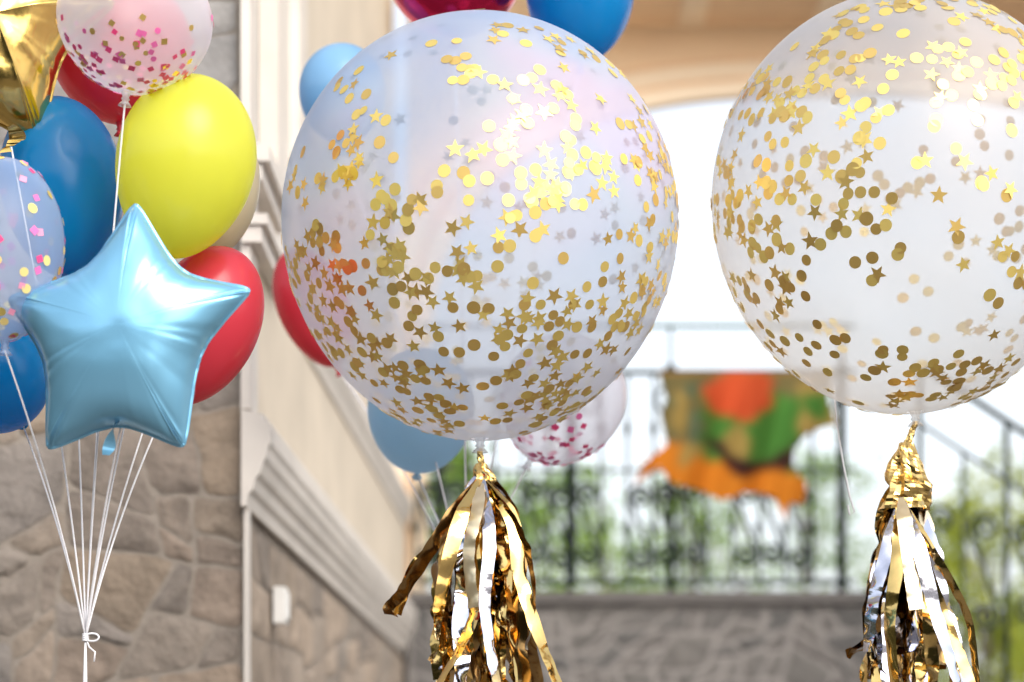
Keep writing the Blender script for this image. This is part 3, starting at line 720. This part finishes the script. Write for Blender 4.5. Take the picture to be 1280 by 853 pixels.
for k in range(12):
    q=k/11; p=t0+Vector((0.0+0.012*math.sin(q*5),-0.01*math.cos(q*6),-0.055*q)); wd=0.006+0.012*abs(math.sin(q*4))
    V+=[p+Vector((-wd,0.004*math.sin(k*2),0)),p+Vector((wd,-0.006*math.cos(k*2),0.005))]
for k in range(11): Fa.append((2*k,2*k+1,2*k+3,2*k+2))
mk("tail",V,Fa,m_gfoil,parent=st2)
v,f=tube(bez(t0-Vector((0,0,0.04)),K),0.0021); mk("ribbon",v,f,m_ribbon,parent=st2)

# ---------------- tassels ----------------
m_tg=pmat("gold_foil_strip",(0.82,0.57,0.21),0.10,1.0,var=0.05,bump=0.2,bscale=16)
m_tdark=pmat("dark_reflection_foil_strip",(0.30,0.18,0.07),0.16,1.0,var=0.05,bump=0.2,bscale=16)  # darker copy of the foil, with dark reflections put into its colour
m_ts=pmat("silver_foil_strip",(0.72,0.74,0.86),0.10,1.0,var=0.03,bump=0.2,bscale=16)
m_tc=pmat("champagne_foil_strip",(0.86,0.72,0.48),0.28,0.85,var=0.04,bump=0.1,bscale=14)
def ribbon_strip(path,wd,tw,mt,parent,sd,nrm=None,cr=0.0):
    n=len(path)-1; V=[];Fa=[]
    for k,p in enumerate(path):
        q=k/n; t=(path[min(k+1,n)]-path[max(k-1,0)]).normalized()
        side=t.cross(Vector((0,1,0)) if nrm is None else nrm)
        if side.length<1e-3: side=Vector((1,0,0))
        side.normalize(); bn=t.cross(side).normalized()
        ang=tw(q); wv_=side*math.cos(ang)+bn*math.sin(ang); ww=wd*(0.35+0.65*min(1,q*5))
        nr=t.cross(wv_)
        e1=nr*cr*noise.noise(Vector((q*15,sd,40))); e2=nr*cr*noise.noise(Vector((q*15,sd,60)))
        V+=[p-wv_*ww+e1,p+nr*(ww*(0.12+0.4*noise.noise(Vector((q*10,sd,20))))),p+wv_*ww+e2]
    for k in range(n):
        Fa.append((3*k,3*k+1,3*k+4,3*k+3)); Fa.append((3*k+1,3*k+2,3*k+5,3*k+4))
    mk("foil_strip",V,Fa,mt,parent=parent)
def crom(P,n=60):
    P=[Vector(p) for p in P]; P=[P[0]*2-P[1]]+P+[P[-1]*2-P[-2]]; out=[]; m=len(P)-3
    for i in range(n+1):
        u=i/n*m; k=min(m-1,int(u)); t=u-k; a,b,c,d_=P[k:k+4]
        out.append(b+0.5*t*((c-a)+t*((2*a-5*b+4*c-d_)+t*(3*(b-c)+d_-a))))
    return out
def tassel(top,knot_from,nstr,wts,label,seed,spread=0.11,crump=0.05,length=0.62,wide=1.0,custom=(),headr=0.032):
    rnd=random.Random(seed)
    o=empty("foil_tassel",top,label=label,category="tassel",group="metallic foil tassels hanging from giant balloons")
    n=16;V=[];Fa=[];sg=12
    for k in range(n+1):
        q=k/n; p=Vector(knot_from).lerp(Vector(top),q)
        for j in range(sg):
            a=2*math.pi*j/sg; r=(0.006+0.004*q)*(1+0.5*noise.noise(Vector((math.cos(a)*1.6,math.sin(a)*1.6,q*5+seed))))
            V.append(p+Vector((r*math.cos(a),r*math.sin(a),0)))
    for k in range(n):
        for j in range(sg): Fa.append((k*sg+j,k*sg+(j+1)%sg,(k+1)*sg+(j+1)%sg,(k+1)*sg+j))
    mk("stem",V,Fa,m_tg,parent=o,smooth=False)
    V=[];Fa=[];sg=30;nr=8 if crump<0.1 else 20
    for i in range(nr+1):
        q=i/nr; z=top[2]+0.014-crump*q; r=0.009+headr*math.sin(min(1,q*0.75+0.08)*math.pi*0.62)
        for k in range(sg):
            a=2*math.pi*k/sg; rr=r*(1+0.6*noise.noise(Vector((math.cos(a)*2.0,math.sin(a)*2.0,q*crump*22+seed)))+0.2*noise.noise(Vector((math.cos(a)*5,math.sin(a)*5,q*crump*50+seed))))
            V.append((top[0]+rr*math.cos(a)+0.010*math.sin(q*5+seed)*q,top[1]+rr*math.sin(a),z))
    for i in range(nr):
        for k in range(sg): Fa.append((i*sg+k,i*sg+(k+1)%sg,(i+1)*sg+(k+1)%sg,(i+1)*sg+k))
    mk("gathered_head",V,Fa,m_tg,parent=o,smooth=False)
    st0=Vector(top)-Vector((0,0,crump*0.62 if crump>0.1 else crump*0.45))
    for (pts,wd,tw0,tw1,mt) in custom:
        path=crom([W(a,b,dd) for a,b,dd in pts],60)
        ribbon_strip(path,wd,lambda q,a=tw0,b=tw1:a+(b-a)*q,mt,o,rnd.random()*50,cr=0.005)
    for i in range(nstr):
        a=2*math.pi*(i+rnd.random()*0.7)/nstr; R=spread*rnd.uniform(0.10,1.0); Ln=length*rnd.uniform(0.5,1.05)
        wd=wide*rnd.uniform(0.013,0.021); kx=rnd.uniform(0,6); amp=rnd.uniform(0.004,0.016)
        curl=rnd.random()<0.25; st_=st0+Vector((0,0,rnd.uniform(-0.25,0.25)*crump))
        mt=rnd.choices([m_tg,m_ts,m_tc,m_tdark],wts)[0]; sd=rnd.uniform(0,50)
        rad=Vector((math.cos(a),math.sin(a),0)); tn=Vector((-rad.y,rad.x,0)); n=60; path=[]
        for k in range(n+1):
            q=k/n
            out=R*(1-math.exp(-q*2.8))/0.94+amp*math.sin(q*6+kx)
            p=st_+rad*(0.010+out)+Vector((0,0,-Ln*(q**1.08)))+tn*amp*1.3*math.sin(q*4.5+kx*2)
            p+=rad*0.010*noise.noise(Vector((q*7,sd,0)))*min(1,q*4)+tn*0.008*noise.noise(Vector((q*6,sd,5)))
            if curl and q>0.8:
                qq=(q-0.8)/0.2; p+=rad*0.04*math.sin(qq*3.0)+Vector((0,0,0.07*qq*qq))
            path.append(p)
        ta=rnd.uniform(-0.7,0.7); tb=rnd.uniform(-2.2,2.2)
        ribbon_strip(path,wd,lambda q:ta+tb*q+1.0*noise.noise(Vector((q*6,sd,8))),mt,o,sd,nrm=rad,cr=0.006)
topA=W(602,588,5.4); topB=W(1132,562,5.4)
tassel(topA,neckA,46,[4.5,1.2,1.6,3.0],"gold and silver foil tassel under the giant balloon",5,spread=0.115,headr=0.018,
  custom=[([(598,600,5.38),(572,634,5.33),(545,676,5.30),(522,712,5.3),(502,742,5.3),(486,760,5.29),(490,770,5.27)],0.016,-0.3,-0.9,m_tdark),
          ([(600,602,5.38),(578,628,5.35),(560,656,5.33),(540,686,5.33),(520,706,5.33),(508,732,5.33),(496,768,5.33)],0.013,0.3,-0.6,m_tg),
          ([(606,602,5.37),(640,650,5.32),(650,720,5.3),(672,790,5.29),(700,862,5.28)],0.016,0.2,-0.9,m_tg),
          ([(604,602,5.37),(642,655,5.32),(662,700,5.31),(668,760,5.31),(658,812,5.31)],0.016,0.5,1.8,m_tdark),
          ([(600,600,5.36),(590,680,5.28),(600,740,5.27),(580,800,5.26),(545,860,5.26)],0.017,0.0,1.2,m_tg),
          ([(604,600,5.36),(612,680,5.27),(606,760,5.26),(622,860,5.25)],0.014,0.2,-0.9,m_ts),
          ([(598,602,5.36),(572,660,5.28),(552,740,5.27),(546,800,5.26)],0.017,0.3,-1.2,m_tg),
          ([(602,602,5.36),(596,640,5.29),(586,690,5.27),(592,760,5.26)],0.014,0.1,0.6,m_tc)])
tassel(topB,neckB,38,[3.8,3.4,1.8,2.4],"silver and gold foil tassel under the giant balloon",11,spread=0.095,crump=0.15,wide=1.0,headr=0.042,length=0.56,
  custom=[([(1124,630,5.36),(1108,690,5.3),(1092,750,5.28),(1084,815,5.28)],0.015,0.1,0.9,m_ts),
          ([(1130,628,5.36),(1160,680,5.31),(1190,730,5.3),(1212,780,5.3),(1222,862,5.3)],0.009,0.1,0.9,m_tg),
          ([(1126,622,5.34),(1132,660,5.28),(1138,710,5.27),(1146,762,5.26)],0.017,0.1,-0.2,m_tc),
          ([(1130,628,5.34),(1150,690,5.27),(1168,760,5.27),(1190,830,5.27),(1200,870,5.27)],0.016,0.2,-0.9,m_ts),
          ([(1130,628,5.34),(1154,700,5.29),(1180,770,5.29),(1204,830,5.29),(1218,870,5.29)],0.013,0.6,-0.5,m_tg),
          ([(1124,628,5.34),(1122,700,5.28),(1112,780,5.27),(1120,870,5.27)],0.015,0.0,1.1,m_tg)])
P=[W(1042,480,5.5),W(1046,530,5.5),W(1054,580,5.5),W(1062,620,5.5),W(1068,640,5.5),W(1062,644,5.5),W(1060,632,5.5)]
v,f=tube(P,0.002); mk("ribbon",v,f,m_ribbon,parent=bigB)
print("done")
